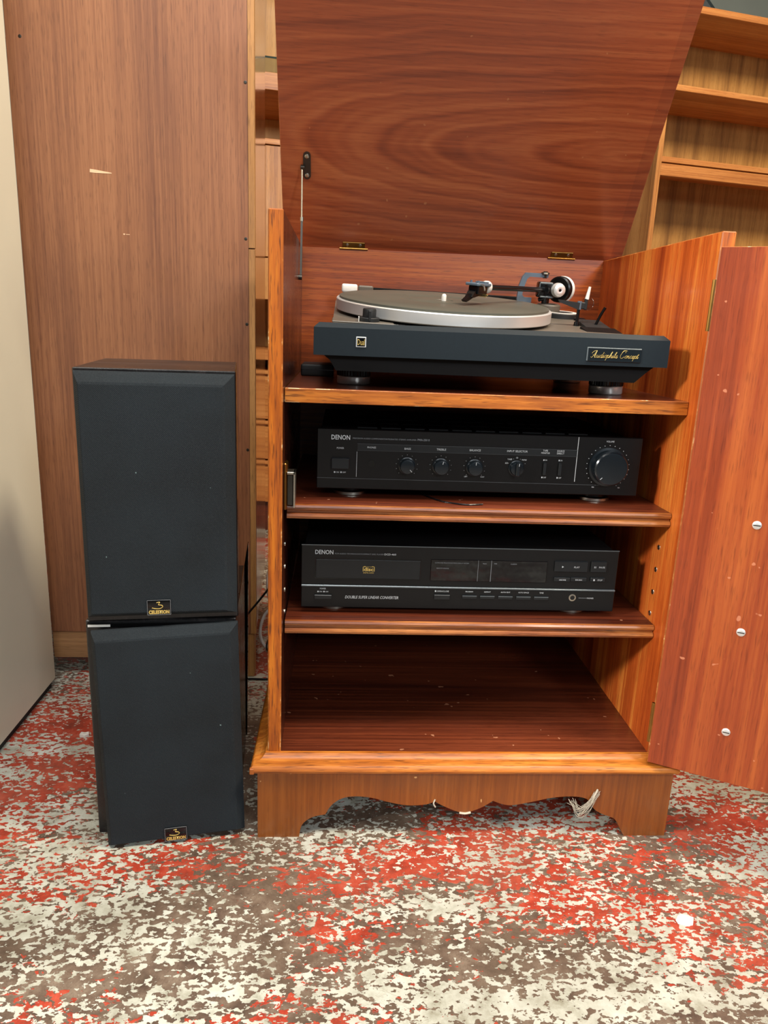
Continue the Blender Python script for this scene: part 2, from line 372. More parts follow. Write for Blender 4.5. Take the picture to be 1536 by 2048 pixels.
# scalloped apron
key = [(.0453, .0), (.0493, .0198), (.063, .032), (.0819, .0368), (.09, .0514), (.1044, .0624), (.1232, .0658), (.1464, .0634), (.172, .0561), (.1976, .0512), (.2231, .0526), (.2356, .0575),
       (.2533, .0477), (.2775, .0392), (.3007, .0462), (.3191, .0584), (.3347, .0525), (.3499, .0515), (.3776, .0573), (.4031, .0632), (.4334, .0655), (.4557, .0607), (.4686, .0434), (.4851, .0344), (.4991, .0284), (.5073, .0158), (.516, 0)]
def smoothpts(k, corners, sub=4):
    out = []
    for i in range(len(k)-1):
        p0 = Vector(k[i-1] if i > 0 and i not in corners else k[i]); p1, p2 = Vector(k[i]), Vector(k[i+1])
        p3 = Vector(k[i+2] if i+2 < len(k) and (i+1) not in corners else k[i+1])
        for s_ in range(sub):
            u_ = s_/sub; q_ = .5*((2*p1)+(-p0+p2)*u_+(2*p0-5*p1+4*p2-p3)*u_*u_+(-p0+3*p1-3*p2+p3)*u_**3); out.append((q_.x, q_.y))
    out.append(k[-1]); return out
sc = smoothpts(key, {0, 3, 11, 15, 23, 26})
ztop = ZB-.0225
b_ = B()
prev = None                                   # quads between the scallop line and the top: clean faces front and back
pts = [(-.0127, 0)] + sc + [(.5768, 0)]
def apron(b_, pts, y0, y1, zt):
    n_ = len(pts); F = [b_.verts.new((p[0], y0, p[1])) for p in pts]; Bk = [b_.verts.new((p[0], y1, p[1])) for p in pts]
    Ft = [b_.verts.new((p[0], y0, zt)) for p in pts]; Bt = [b_.verts.new((p[0], y1, zt)) for p in pts]
    for i in range(n_-1):
        for q_ in ((F[i], F[i+1], Ft[i+1], Ft[i]), (Bk[i+1], Bk[i], Bt[i], Bt[i+1]), (F[i+1], F[i], Bk[i], Bk[i+1]), (Ft[i], Ft[i+1], Bt[i+1], Bt[i])):
            try: b_.faces.new(q_)
            except ValueError: pass
    b_.faces.new((F[0], Ft[0], Bt[0], Bk[0])); b_.faces.new((F[-1], Bk[-1], Bt[-1], Ft[-1]))
pts[1] = (.0453, 0)
apron(b_, pts, -.015, .003, ztop)
cp('front_apron', b_, 'apron_z')
for x0, x1 in ((-.0127, .0053), (.5588, .5768)):
    b_ = B(); sp = [(.003, 0), (.055, 0), (.06, .02), (.075, .034), (.09, .05), (.11, .062), (.31, .062), (.33, .05), (.345, .034), (.36, .02), (.365, 0), (.425, 0)]
    apron(b_, sp, x0, x1, ztop)
    bmesh.ops.transform(b_, matrix=Matrix(((0, 1, 0, 0), (1, 0, 0, 0), (0, 0, 1, 0), (0, 0, 0, 1))), verts=b_.verts)
    cp('side_apron', b_, 'apron_z')
# shelves
o = cp('shelf', bb(t+.0005, W-t-.0005, .0235, D, .6079, .6259, bev=.0008), ['mahog_x', 'worn', 'front_x'])
for p in o.data.polygons: p.material_index = 2 if p.normal.y < -.9 else (1 if max(map(abs, p.normal)) < .95 else 0)
def beadshelf(y, z, gl, gr):
    th = .020; P = [(D-.002, z), (y+.004, z), (y+.0012, z-.0012), (y, z-.004), (y+.0008, z-.007), (y+.004, z-.009), (y+.004, z-.011), (y+.0008, z-.013), (y, z-.016), (y+.0012, z-.019), (y+.004, z-th), (D-.002, z-th)]
    b_ = B(); prism(b_, P, W-2*t-gl-gr, 'yz', t+gl)
    o = cp('shelf', b_, ['mahog_x', 'bead_x'], smooth=True)
    for p in o.data.polygons:
        if p.center.y+O.y < y+.005 and abs(p.normal.x) < .5: p.material_index = 1
beadshelf(.027, .4745, .004, .001); beadshelf(.0315, .3091, .002, .001)
# shelf pin sockets
def socket(x, z, s_):
    b_ = B(); lathe(b_, [(.0012, 0), (.0026, .0), (.0036, -.0004), (.0038, -.0012)], (x, .0535, z), (s_, 0, 0), 16)
    lathe(b_, [(0, -.004), (.0022, -.004), (.0022, -.0006)], (x, .0535, z), (s_, 0, 0), 12)
    return b_
for z in (.4189, .3861, .3523, .3199):
    cp('pin_socket', socket(W-t-.0012, z, -1), 'steel', smooth=True); cp('pin_socket', socket(t+.0012, z-.006, 1), 'steel', smooth=True)
# magnetic catch on the left side
c_ = cp('door_catch', bb(t, t+.0045, .020, .046, .468, .530, bev=.0015), 'brass')
part('magnet', bb(t+.0045, t+.0125, .022, .040, .474, .515, bev=.001), 'darksteel', c_, shift=O)
b_ = bb(t+.0045, t+.015, .019, .042, .5155, .519, bev=.0005); box(b_, t+.013, t+.015, .019, .042, .472, .519)
part('striker_frame', b_, 'steel', c_, shift=O)
# lid
a = R(33)
lid_e = bpy.data.objects.new('lid', None)
LZ = Matrix.Translation((0, D+.002, ZT+.0012)) @ Matrix(((1, 0, 0, 0), (0, -math.sin(a), math.cos(a), 0), (0, math.cos(a), math.sin(a), 0), (0, 0, 0, 1)))
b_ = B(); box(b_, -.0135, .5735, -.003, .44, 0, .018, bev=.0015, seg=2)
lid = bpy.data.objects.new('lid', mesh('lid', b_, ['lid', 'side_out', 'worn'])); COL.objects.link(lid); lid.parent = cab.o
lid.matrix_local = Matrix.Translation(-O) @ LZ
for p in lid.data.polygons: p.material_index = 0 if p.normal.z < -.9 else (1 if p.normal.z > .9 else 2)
def screw_bm(c, ax, r=.0035, h_=.0015):
    b_ = B(); ax = Vector(ax).normalized(); c = Vector(c)
    lathe(b_, [(r*1.0, 0), (r*.95, h_*.5), (r*.7, h_*.9), (r*.3, h_), (0, h_)], c, ax, 20); return b_
for x in (.105, .4665):
    b_ = bb(x-.019, x+.019, .001, .0115, -.0022, -.0002, bev=.0005)
    cyl(b_, (x-.024, .0005, -.0028), (x+.024, .0005, -.0028), .0017, seg=10)
    h_ = part('hinge', b_, 'brass', lid)
    for dx in (-.011, .011): part('screw', screw_bm((x+dx, .007, -.0022), (0, 0, -1), .0026, .001), 'steel', h_, smooth=True)
# lid stay
inv = LZ.inverted()
lp = inv @ Vector((.0275, .338, .9465)); lx, ly = lp.x, lp.y
b_ = B()
bp_pts = []
for k in range(12):
    an = math.pi*k/11; bp_pts.append((lx+.0058*math.cos(an), ly+.013+.0058*math.sin(an)))
for k in range(12):
    an = math.pi+math.pi*k/11; bp_pts.append((lx+.0058*math.cos(an), ly-.017+.0058*math.sin(an)))
prism(b_, bp_pts, -.003, 'xy', -.0002)
box(b_, lx-.010, lx-.003, ly-.006, ly-.001, -.009, -.001, bev=.0008)
br = part('stay_bracket', b_, 'darksteel', lid, smooth=True)
for dy in (.0125, -.0165): part('screw', screw_bm((lx, ly+dy, -.0032), (0, 0, -1), .0035, .0014), 'steel', br, smooth=True)
topp = LZ @ Vector((lx-.0075, ly-.004, -.006)); mid = Vector((.0213, .323, .865)); bot = Vector((.0213, .309, .776))
b_ = B(); tube(b_, [topp, mid+(bot-mid)*.35], .0014, 8, 1); cyl(b_, mid-Vector((0, 0, .004)), mid+Vector((0, 0, .002)), .0028)
stay = cp('lid_stay', b_, 'steel', smooth=True)
b_ = B(); tube(b_, [mid, bot], .0022, 4, 1); cyl(b_, bot-Vector((.004, 0, 0)), bot+Vector((.002, 0, 0)), .004, seg=14)
part('slide_arm', b_, 'darksteel', stay, shift=O)
# door
dv = Vector((.878, -.478, 0)).normalized(); nn = Vector((-.478, -.878, 0)).normalized()
H = Vector((W-t, -.001, 0))
DM = Matrix(((dv.x, -nn.x, 0, H.x), (dv.y, -nn.y, 0, H.y), (0, 0, 1, 0), (0, 0, 0, 1)))    # local x along the door, -y towards the viewer
door = bpy.data.objects.new('door', mesh('door', bb(.001, .52, -.018, 0, .1235, .8122, bev=.0005), ['door_z', 'side_out', 'worn'])); COL.objects.link(door); door.parent = cab.o
door.matrix_local = Matrix.Translation(-O) @ DM
for p in door.data.polygons: p.material_index = 0 if p.normal.y < -.9 else (1 if p.normal.y > .9 else 2)
for s_, z in ((.0874, .4836), (.09, .3405), (.0925, .1973)):
    b_ = screw_bm((s_, -.018, z), (0, -1, 0), .0055, .002)
    so = part('screw', b_, 'alu', door, smooth=True)
    an = s_*900; part('slot', bb(s_-.0042, s_+.0042, -.0204, -.0196, z-.0006, z+.0006), 'darksteel', so)
for z in (.745, .185): 
    b_ = bb(-.0035, .0005, -.0185, -.0165, z-.03, z+.03); cyl(b_, (-.0015, -.0175, z-.03), (-.0015, -.0175, z+.03), .0017, seg=8); part('hinge', b_, 'brass', door)
# dusty cobweb on the apron
b_ = B(); rnd = random.Random(3)
for k in range(26):
    x = .4666+rnd.uniform(-.004, .006); x2 = rnd.choice([.4305, .436, .4666]) + rnd.uniform(-.004, .004); zz = rnd.uniform(.036, .052)
    tube(b_, [(x, -.0165, .072+rnd.uniform(-.004, .004)), (.455+rnd.uniform(-.004, .006), -.018-rnd.uniform(0, .003), zz+.008), (.446+rnd.uniform(-.006, .004), -.017, zz-rnd.uniform(0, .008)), (x2, -.014, .058+rnd.uniform(-.004, .006))], .00022, 4, 4)
tube(b_, [(.4685, -.0165, .078), (.464, -.018, .068), (.462, -.0175, .058), (.456, -.017, .046)], .0013, 5, 4)
tube(b_, [(.236, -.0158, .061), (.234, -.0165, .055), (.237, -.016, .049)], .0011, 5, 3)
tube(b_, [(.272, -.0158, .0395), (.280, -.0165, .0388), (.288, -.016, .0402)], .0016, 5, 3)
o = cp('cobweb', b_, 'web'); o['kind'] = 'stuff'
cp('corner_chip', bb(-.0228, -.0165, -.0232, -.017, ZB-.0215, ZB-.0125, bev=.001), 'worn')

# ------------------------------------------------------------------ turntable
TO = Vector((.28, .2, .6259))
tt = T('turntable', 'black turntable with silver platter on the top shelf under the raised lid', 'turntable', TO)
def tp(name, bm, mats, parent=None, **k): return part(name, bm, mats, parent or tt.o, shift=TO, **k)
x0, x1, y0, y1, z0, z1 = .054, .5045, .02, .38, .668, .7075
b_ = B(); ring_sweep(b_, x0, x1, y0, y1, [(0, z0), (0, z1-.006), (-.0065, z1), (-.0185, z1), (-.0185, z0)])
plinth = tp('plinth', b_, 'tt_body')
b_ = B()
P = [(x0+.012, z0), (x0+.020, z0-.006), (x0+.028, .649), (x1-.036, .647), (x1-.022, z0-.008), (x1-.012, z0)]
prism(b_, P, .335, 'xz', y0+.012)
tray = tp('base_tray', b_, 'tt_tray')
# badges
fr = tp('maker_badge', bb(x0+.0523, x0+.0648, y0-.0012, y0, z0+.011, z0+.0237, bev=.0004), 'silver_print', plinth)
tp('badge_face', bb(x0+.0536, x0+.0635, y0-.0016, y0-.0008, z0+.0123, z0+.0224), 'blk_gloss', plinth)
text_part('badge_lettering', [('Dual', x0+.0541-TO.x, z0+.0137-TO.z, x0+.063-TO.x, z0+.0208-TO.z, 0, .0)], y0-.0018-TO.y, 'gold', plinth)
tp('name_plate_rim', bb(x0+.3441, x0+.4145, y0-.0012, y0, z0+.0052, z0+.0222, bev=.0004), 'silver_line', plinth)
tp('name_plate', bb(x0+.3455, x0+.4145, y0-.0018, y0-.0006, z0+.0050, z0+.0212, bev=.0003), 'knob', plinth)
# script lettering drawn as strokes
G = {
 'A': [[(-.2, .15), (0, 0), (.25, .25), (.55, 1.0), (.8, 1.55), (.72, .9), (.68, .3), (.75, .0), (.95, .1)], [(.1, .62), (.4, .5), (.85, .62)], [(-.2, .9), (0, 1.25), (.35, 1.5), (.8, 1.55)]],
 'C': [[(.95, 1.2), (1.0, 1.5), (.7, 1.7), (.3, 1.3), (.1, .6), (.25, .05), (.65, 0), (1.0, .35)], [(.2, 1.3), (.45, 1.65), (.9, 1.72), (1.3, 1.6)]],
 'a': [[(.5, .55), (.25, .6), (.05, .25), (.2, 0), (.45, .3), (.52, .58), (.45, .1), (.6, .0), (.75, .2)]],
 'u': [[(0, .3), (.12, .58), (.08, .1), (.25, 0), (.45, .25), (.52, .58), (.46, .1), (.6, 0), (.75, .2)]],
 'd': [[(.5, .5), (.25, .6), (.05, .25), (.2, 0), (.45, .3), (.7, 1.25), (.45, .1), (.6, 0), (.75, .2)]],
 'i': [[(0, .25), (.15, .58), (.08, .1), (.2, 0), (.35, .2)], [(.22, .85), (.24, .9)]],
 'o': [[(.35, .58), (.1, .45), (.1, .05), (.35, .05), (.48, .35), (.35, .58), (.6, .5)]],
 'p': [[(0, .3), (.15, .58), (-.1, -.6)], [(.08, .3), (.35, .6), (.5, .35), (.3, 0), (.1, .1), (.35, .0), (.6, .2)]],
 'h': [[(0, .25), (.35, 1.2), (.2, 1.2), (.02, 0)], [(.1, .35), (.35, .58), (.35, .1), (.5, 0), (.65, .2)]],
 'l': [[(0, .2), (.35, 1.1), (.22, 1.25), (.1, .3), (.2, 0), (.38, .2)]],
 'e': [[(0, .2), (.35, .35), (.3, .58), (.08, .4), (.12, .02), (.35, .03), (.5, .2)]],
 'n': [[(0, .3), (.12, .58), (.03, 0)], [(.06, .3), (.35, .58), (.35, .1), (.48, 0), (.62, .2)]],
 'c': [[(.42, .5), (.25, .6), (.06, .3), (.2, 0), (.5, .2)]],
 't': [[(0, .25), (.25, 1.0), (.08, .15), (.2, 0), (.4, .25)], [(-.02, .7), (.35, .74)]]}
adv = {'A': 1.05, 'C': 1.15, 'a': .72, 'u': .72, 'd': .74, 'i': .36, 'o': .55, 'p': .6, 'h': .62, 'l': .38, 'e': .48, 'n': .6, 'c': .48, 't': .45, ' ': .45}
phrase = 'Audiophile Concept'; tot = sum(adv[c_] for c_ in phrase); sx = (.4104-.3498)/tot; szz = .0056
b_ = B(); cx_ = 0
for ch in phrase:
    for st in G.get(ch, []):
        tube(b_, [(x0+.3498+(cx_+px+.28*pz)*sx, y0-.0021, z0+.0097+pz*szz+ (cx_/tot)*.0005) for px, pz in st], .00021, 4, 4)
    cx_ += adv[ch]
tp('script_lettering', b_, 'gold', plinth)
# feet
def foot(x, y, zt):
    zf = .6259
    b_ = B(); lathe(b_, [(0, zf), (.021, zf), (.0225, zf+.001), (.023, zf+.002), (.023, zf+.0105), (.0222, zf+.0115)], (x, y, 0), seg=40)
    f = tp('foot', b_, 'foot_metal', smooth=True)
    b_ = B(); rows = []; sg = 72
    pr = [(.0222, zf+.0115), (.0235, zf+.0125), (.0235, zf+.019), (.021, zf+.021)]
    for r_, z in pr: rows.append([b_.verts.new((x+(r_-(.0009 if k % 2 else 0))*math.cos(k*2*math.pi/sg), y+(r_-(.0009 if k % 2 else 0))*math.sin(k*2*math.pi/sg), z)) for k in range(sg)])
    for A_, B_ in zip(rows, rows[1:]):
        for k in range(sg): b_.faces.new((A_[k], A_[(k+1) % sg], B_[(k+1) % sg], B_[k]))
    b_.faces.new(rows[-1]); cyl(b_, (x, y, zf+.02), (x, y, zt), .012)
    part('knurled_ring', b_, 'blk', f, shift=TO, label=None)
foot(.1065, .125, .650); foot(.4605, .111, .650); foot(.1065, .335, .650); foot(.4735, .335, .650)
# tilted floating deck: local frame u, v, n with its origin at the centre of the platter
un = Vector((.99983804, 0, -.01799708)); vn = Vector((.00219497, .99253468, .121943)); nn2 = Vector((.01786273, -.12196276, .99237393)); pc = Vector((.2361, .1978, .7425))
DK = Matrix(((un.x, vn.x, nn2.x, pc.x), (un.y, vn.y, nn2.y, pc.y), (un.z, vn.z, nn2.z, pc.z), (0, 0, 0, 1)))
def dp(name, bm, mats, parent=None, **k): return part(name, bm, mats, parent or tt.o, mat=DK, shift=TO, **k)
b_ = B()
o_pts = []
for cx2, cy2, a0 in ((.228, .152, 0), (-.145, .152, 90), (-.145, -.145, 180), (.228, -.145, 270)):
    for k in range(7): an = R(a0+k*15); o_pts.append((cx2+.014*math.cos(an), cy2+.014*math.sin(an)))
prism(b_, o_pts, -.005, 'xy', -.0195)
box(b_, -.12, .20, -.12, .13, -.034, -.0245)
deck = dp('deck', b_, 'tt_deck')
b_ = B(); lathe(b_, [(0, -.0175), (.146, -.0175), (.1555, -.0155), (.1565, -.0145), (.1565, -.0012), (.1553, 0), (.1515, 0), (.149, -.0012), (0, -.0012)], (0, 0, 0), seg=160)
platter = dp('platter', b_, 'alu', smooth=True)
b_ = B(); lathe(b_, [(.1525, -.0005), (.1525, .0028), (.150, .0037), (.060, .0037), (.058, .0031), (.052, .0031), (.0505, .0036), (.014, .0036), (.0135, .003), (0, .003)], (0, 0, 0), seg=120)
dp('mat', b_, 'rubber', platter, smooth=True)
b_ = B(); lathe(b_, [(.0036, .003), (.0036, .0095), (.003, .0115), (.0018, .0125), (0, .0128)], (0, 0, 0), seg=20); dp('spindle', b_, 'white', platter, smooth=True)
cyl_bm = B(); cyl(cyl_bm, (0, 0, -.03), (0, 0, -.0175), .02); dp('bearing_hub', cyl_bm, 'darksteel', platter)
# pitch knob, front left
b_ = bb(-.160, -.080, -.146, -.108, -.0195, -.0178, bev=.0008); kb = dp('pitch_control', b_, 'tt_deck')
b_ = B(); lathe(b_, [(.0135, -.0178), (.0135, -.0135), (.0128, -.0128), (.0088, -.0128), (.0088, -.0035), (.008, -.002), (0, -.002)], (-.112, -.127, 0), seg=28)
box(b_, -.1136, -.1104, -.1415, -.126, -.0165, -.0035, bev=.0006); dp('knob', b_, 'blk_matt', kb, smooth=True)
dp('marker', bb(-.1262, -.1252, -.141, -.130, -.0178, -.012), 'paper', kb)
text_part('strobe_lettering', [('33 45', -.080, -.1375, -.066, -.1335)], .0, 'silver_print', deck, xf=Matrix.Translation(-TO) @ DK @ Matrix.Translation((0, 0, -.0192)) @ Matrix(((1, 0, 0, 0), (0, 0, 1, 0), (0, -1, 0, 0), (0, 0, 0, 1))))
# rear hinge rail and white hinge block
b_ = bb(-.098, .165, .163, .169, -.0195, .0035, bev=.001); rail = dp('hinge_rail', b_, 'tt_tray')
b_ = bb(-.150, -.124, .150, .162, -.006, .0075, bev=.003, seg=3); box(b_, -.146, -.128, .152, .160, -.0195, -.006); dp('hinge_block', b_, 'white', smooth=True)
b_ = bb(-.123, -.098, .150, .160, -.0195, .0065, bev=.002); dp('hinge_block', b_, 'tt_deck')
# arm base, tonearm
b_ = B(); lathe(b_, [(.028, -.0195), (.028, -.013), (.026, -.012), (.020, -.0115), (0, -.0115)], (.204, .095, 0), seg=36); base = dp('arm_base', b_, 'blk_matt', smooth=True)
b_ = B(); lathe(b_, [(.0255, -.0118), (.0255, -.0108), (.0195, -.0108), (.0195, -.0118)], (.204, .095, 0), seg=36); dp('base_ring', b_, 'white', base, smooth=True)
b_ = B(); lathe(b_, [(.019, -.0118), (.019, -.003), (.017, -.001), (.008, -.0002), (0, -.0002)], (.187, .112, 0), seg=32); dp('pivot_pillar', b_, 'tt_deck', base, smooth=True)
pv = Vector((.180, .110, .0205)); hd = Vector((.060, -.022, .0270)); ad = (hd-pv).normalized()
b_ = B(); tube(b_, [pv, hd], .0040, 14, 1)
arm = dp('tonearm', b_, 'arm_black', smooth=True)
b_ = B(); cyl(b_, pv-Vector((0, 0, .021)), pv-Vector((0, 0, .006)), .006); cyl(b_, pv+ad*.012, pv-ad*.016, .0095, .0115, 24); box(b_, pv.x-.016, pv.x+.012, pv.y-.010, pv.y+.009, pv.z-.012, pv.z+.0125, bev=.003, seg=2); cyl(b_, (pv.x+.013, pv.y-.002, pv.z-.006), (pv.x-.012, pv.y-.002, pv.z-.016), .005, .003, 12); dp('bearing_block', b_, 'arm_black', arm, smooth=True)
b_ = B(); box(b_, pv.x-.015, pv.x+.006, pv.y-.0118, pv.y-.0095, pv.z+.0090, pv.z+.0122, bev=.0008); box(b_, pv.x-.013, pv.x+.008, pv.y-.0122, pv.y-.0095, pv.z-.0115, pv.z-.0090, bev=.0006); box(b_, pv.x-.0158, pv.x-.0138, pv.y-.0118, pv.y-.0095, pv.z-.004, pv.z+.010, bev=.0005); dp('bearing_trim', b_, 'silver_line', arm)
# gimbal bracket behind the arm
b_ = B(); go = [(-.046, -.018), (-.045, .004), (-.041, .018), (-.036, .0245), (.001, .0245), (.001, .0185), (-.029, .0185), (-.033, .015), (-.037, .0), (-.038, -.010), (-.034, -.0135), (-.022, -.0135), (-.022, -.0215), (-.044, -.0215)]
prism(b_, [(pv.x+p[0], pv.z+p[1]) for p in go], .006, 'xz', pv.y+.004); dp('gimbal_bracket', b_, 'arm_blue', arm)
b_ = B(); cyl(b_, (pv.x-.004, pv.y+.007, pv.z+.0175), (pv.x-.004, pv.y+.007, pv.z+.028), .0035); cyl(b_, (pv.x-.004, pv.y+.007, pv.z+.024), (pv.x-.004, pv.y+.007, pv.z+.0265), .0075, .006); dp('bearing_screw', b_, 'darksteel', arm, smooth=True)
# counterweight and dial
cwc = pv-ad*.018+Vector((.010, 0, .002))
b_ = B(); lathe(b_, [(0, .0), (.0185, .0), (.0205, .002), (.0205, .010), (.0185, .012), (0, .012)], cwc, -ad, 40); dp('counterweight', b_, 'blk', arm, smooth=True)
b_ = B(); lathe(b_, [(.0195, .0125), (.0212, .0135), (.0212, .0175), (.019, .0185), (0, .0185)], cwc, -ad, 40); dp('weight_ring', b_, 'white', arm, smooth=True)
fa = Vector((.15, -1, .05)).normalized(); fc = Vector((pv.x+.0145, pv.y-.010, pv.z+.0015))
b_ = B(); lathe(b_, [(0, .0), (.0112, .0), (.0112, .004), (.0098, .006), (.0098, .009), (.0078, .0105), (.003, .0108), (0, .0095)], fc, fa, 32); dp('force_dial', b_, 'alu', arm, smooth=True)
b_ = B(); lathe(b_, [(.0022, .0102), (.0022, .0112), (0, .0112)], fc, fa, 16); dp('dial_screw', b_, 'blk', arm)
# headshell at the end of the arm (local frame along the arm)
side_v = Vector((0, 0, 1)).cross(ad).normalized(); upv = ad.cross(side_v) * -1
if upv.z < 0: upv = -upv
HM = Matrix(((ad.x, side_v.x, upv.x, hd.x), (ad.y, side_v.y, upv.y, hd.y), (ad.z, side_v.z, upv.z, hd.z), (0, 0, 0, 1)))
def hp(name, b_, mat, smooth=False): bmesh.ops.transform(b_, matrix=HM, verts=b_.verts); return dp(name, b_, mat, arm, smooth=smooth)
b_ = B(); lathe(b_, [(.0042, -.002), (.0062, 0), (.0088, .004), (.0088, .009), (.0075, .012), (0, .012)], (0, 0, 0), (1, 0, 0), 24); hp('collar', b_, 'white', True)
b_ = bb(.010, .046, -.0105, .0105, .0015, .0055, bev=.001); box(b_, .014, .024, -.0085, .0085, .0055, .0075, bev=.0006); cyl(b_, (.038, -.006, .005), (.038, -.006, .0085), .0016); cyl(b_, (.038, .006, .005), (.038, .006, .0085), .0016); hp('headshell', b_, 'arm_blue')
b_ = bb(.016, .040, -.0085, .0085, -.0095, .0015, bev=.001); prism(b_, [(.022, -.0095), (.046, -.0145), (.050, -.0135), (.044, -.006), (.036, -.002)], .012, 'xz', -.006); hp('cartridge', b_, 'arm_black')
b_ = B(); prism(b_, [(.030, -.0095), (.058, -.0205), (.062, -.0185), (.046, -.009)], .007, 'xz', -.0035); hp('stylus_guard', b_, 'blk')
b_ = B(); tube(b_, [(.038, .010, .0035), (.042, .018, .002), (.047, .023, -.003)], .0012, 6, 3); hp('finger_lift', b_, 'steel')
b_ = bb(.014, .0155, -.009, .009, -.011, -.0095); box(b_, .0175, .0185, -.009, .009, -.013, -.012); hp('cartridge_pins', b_, 'gold')
# arm rest and lift
b_ = B(); cyl(b_, (.1965, -.018, -.0195), (.1965, -.018, -.0135), .0042, .0036, 16); cyl(b_, (.1965, -.018, -.0135), (.1965, -.018, .0045), .0024, seg=12)
rest = dp('arm_rest', b_, 'blk', smooth=True)
b_ = B(); cyl(b_, (.1965, -.018, .004), (.1965, -.018, .0155), .0034, seg=14); dp('rest_sleeve', b_, 'arm_blue', rest, smooth=True)
b_ = B(); prism(b_, [(.1960, .0135), (.1650, .0160), (.1670, .0125), (.1930, .0045), (.1960, .0045)], .007, 'xz', -.0215)
box(b_, .1975, .2050, -.0205, -.0155, .005, .0145, bev=.001); box(b_, .2035, .2080, -.0205, -.0155, .004, .0205, bev=.001); dp('rest_bracket', b_, 'blk_matt', rest)
b_ = B(); cyl(b_, (.2062, -.018, .019), (.2080, -.018, .0365), .0030, .0018, 12); dp('rest_pin', b_, 'white', rest, smooth=True)
b_ = B(); lathe(b_, [(0, 0), (.0095, 0), (.0095, .002), (0, .002)], (.2095, -.012, .0125), (0, -1, 0), 28); dp('thread_disc', b_, 'clear', rest, smooth=True)
b_ = B(); lathe(b_, [(.009, -.0195), (.009, -.0165), (.006, -.0150), (0, -.0148)], (.226, .062, 0), seg=24); dp('skating_dial', b_, 'blk', smooth=True)
# speed switch panel with cue lever
b_ = B(); prism(b_, [(-.052, -.0195), (-.052, -.0185), (.012, -.0125), (.016, -.0195)], .036, 'yz', .204); lev = dp('switch_plate', b_, 'blk_matt')
b_ = B(); prism(b_, [(-.085, -.0195), (-.085, -.0190), (-.052, -.0165), (-.050, -.0195)], .050, 'yz', .192); dp('switch_plate', b_, 'tt_tray')
b_ = B(); tube(b_, [(.2240, -.020, -.018), (.2290, -.022, -.002), (.2335, -.024, .0095)], .0022, 8, 3); dp('cue_lever', b_, 'blk', lev, smooth=True)

# ------------------------------------------------------------------ amplifier (local frame, origin at the lower left front of its panel)
AZ = .4745
amp = T('amplifier', 'black stereo amplifier with a large round volume knob, on the middle shelf', 'amplifier', (.0591, .068, AZ))
fz = .0142; AW, AH = .447, .0815
A = amp.o
def ap(name, bm, mats, parent=None, **k):
    bmesh.ops.translate(bm, vec=(0, 0, fz), verts=bm.verts); return part(name, bm, mats, parent or A, **k)
b_ = bb(.004, AW-.004, .006, .29, .004, AH-.006, bev=.001); case = ap('case', b_, 'blk_steel')
face = ap('front_panel', bb(0, AW, 0, .006, 0, AH, bev=.0008), 'blk')
b_ = B()
for k in range(10):
    for r_ in range(3): box(b_, .055+k*.034, .083+k*.034, .06+r_*.05, .098+r_*.05, AH-.0062, AH-.0048)
ap('vent_slots', b_, 'blk_matt', case)
ap('lower_groove', bb(.0005, AW-.055, -.0006, .0005, .0140, .0146), 'dim_line', face)
ap('label_strip', bb(.054, .3565, -.0009, .0005, .0535, .0625, bev=.0002), 'btn', face)
b_ = bb(.054, .3565, -.0011, 0, .0622, .0626); box(b_, .054, .3565, -.0011, 0, .0532, .0536); ap('strip_line', b_, 'dim_line', face)
ap('divider_line', bb(.0535, .0539, -.0011, 0, .017, .0515), 'silver_print', face); b_ = bb(.3562, .3567, -.0011, 0, .0183, .0805); ap('divider_line', b_, 'silver_print', face)
pb = ap('power_button', bb(.0193, .044, -.0050, .001, .0275, .042, bev=.001), 'btn')
def zt(items): return [(i[0], i[1], i[2]+fz, i[3], i[4]+fz) + tuple(i[5:]) for i in items]
text_part('lettering', zt([('DENON', .0190, .0672, .0440, .0736, 0, .012)]), -.0012, 'silver_print', A)
text_part('lettering', zt([('PRECISION AUDIO COMPONENT/INTEGRATED STEREO AMPLIFIER', .0477, .0687, .1335, .0706), ('PMA-250 II', .1350, .0686, .1511, .0714, 0, .01)]), -.0012, 'grey_print', A)
hh = .0021
text_part('lettering', zt([cw('POWER', .0313, .0558, .0024, .8), cw('BASS', .1222, .0575, .0027, .8), cw('TREBLE', .1682, .0578, .0027, .8), cw('BALANCE', .2145, .0582, .0027, .8), cw('INPUT SELECTOR', .2728, .0586, .0027, .75),
    cw('PHONES', .0734, .0578, .0024, .8), cw('TUNER', .2632, .0472, hh), cw('CD', .2731, .0496, hh), cw('PHONO', .2832, .0469, hh), cw('AUX', .2590, .0419, hh), cw('TAPE', .3117, .0606, .0024, .7), cw('MONITOR', .3120, .0573, .0024, .7),
    cw('SOURCE', .3330, .0606, .0024, .7), cw('DIRECT', .3330, .0573, .0024, .7), cw('■ ON', .3124, .0475, hh), cw('■ OFF', .3124, .0232, hh), cw('■ ON', .3338, .0475, hh), cw('■ OFF', .3338, .0232, hh), cw('■ ON  ■ OFF', .0313, .0227, .0021, .7), cw('VOLUME', .4008, .0758, .0023, .8),
    cw('LEFT', .204, .0215, .0017), cw('RIGHT', .227, .0215, .0017), cw('MIN', .383, .0115, .0017), cw('MAX', .420, .0115, .0017)]), -.0012, 'silver_print', A)
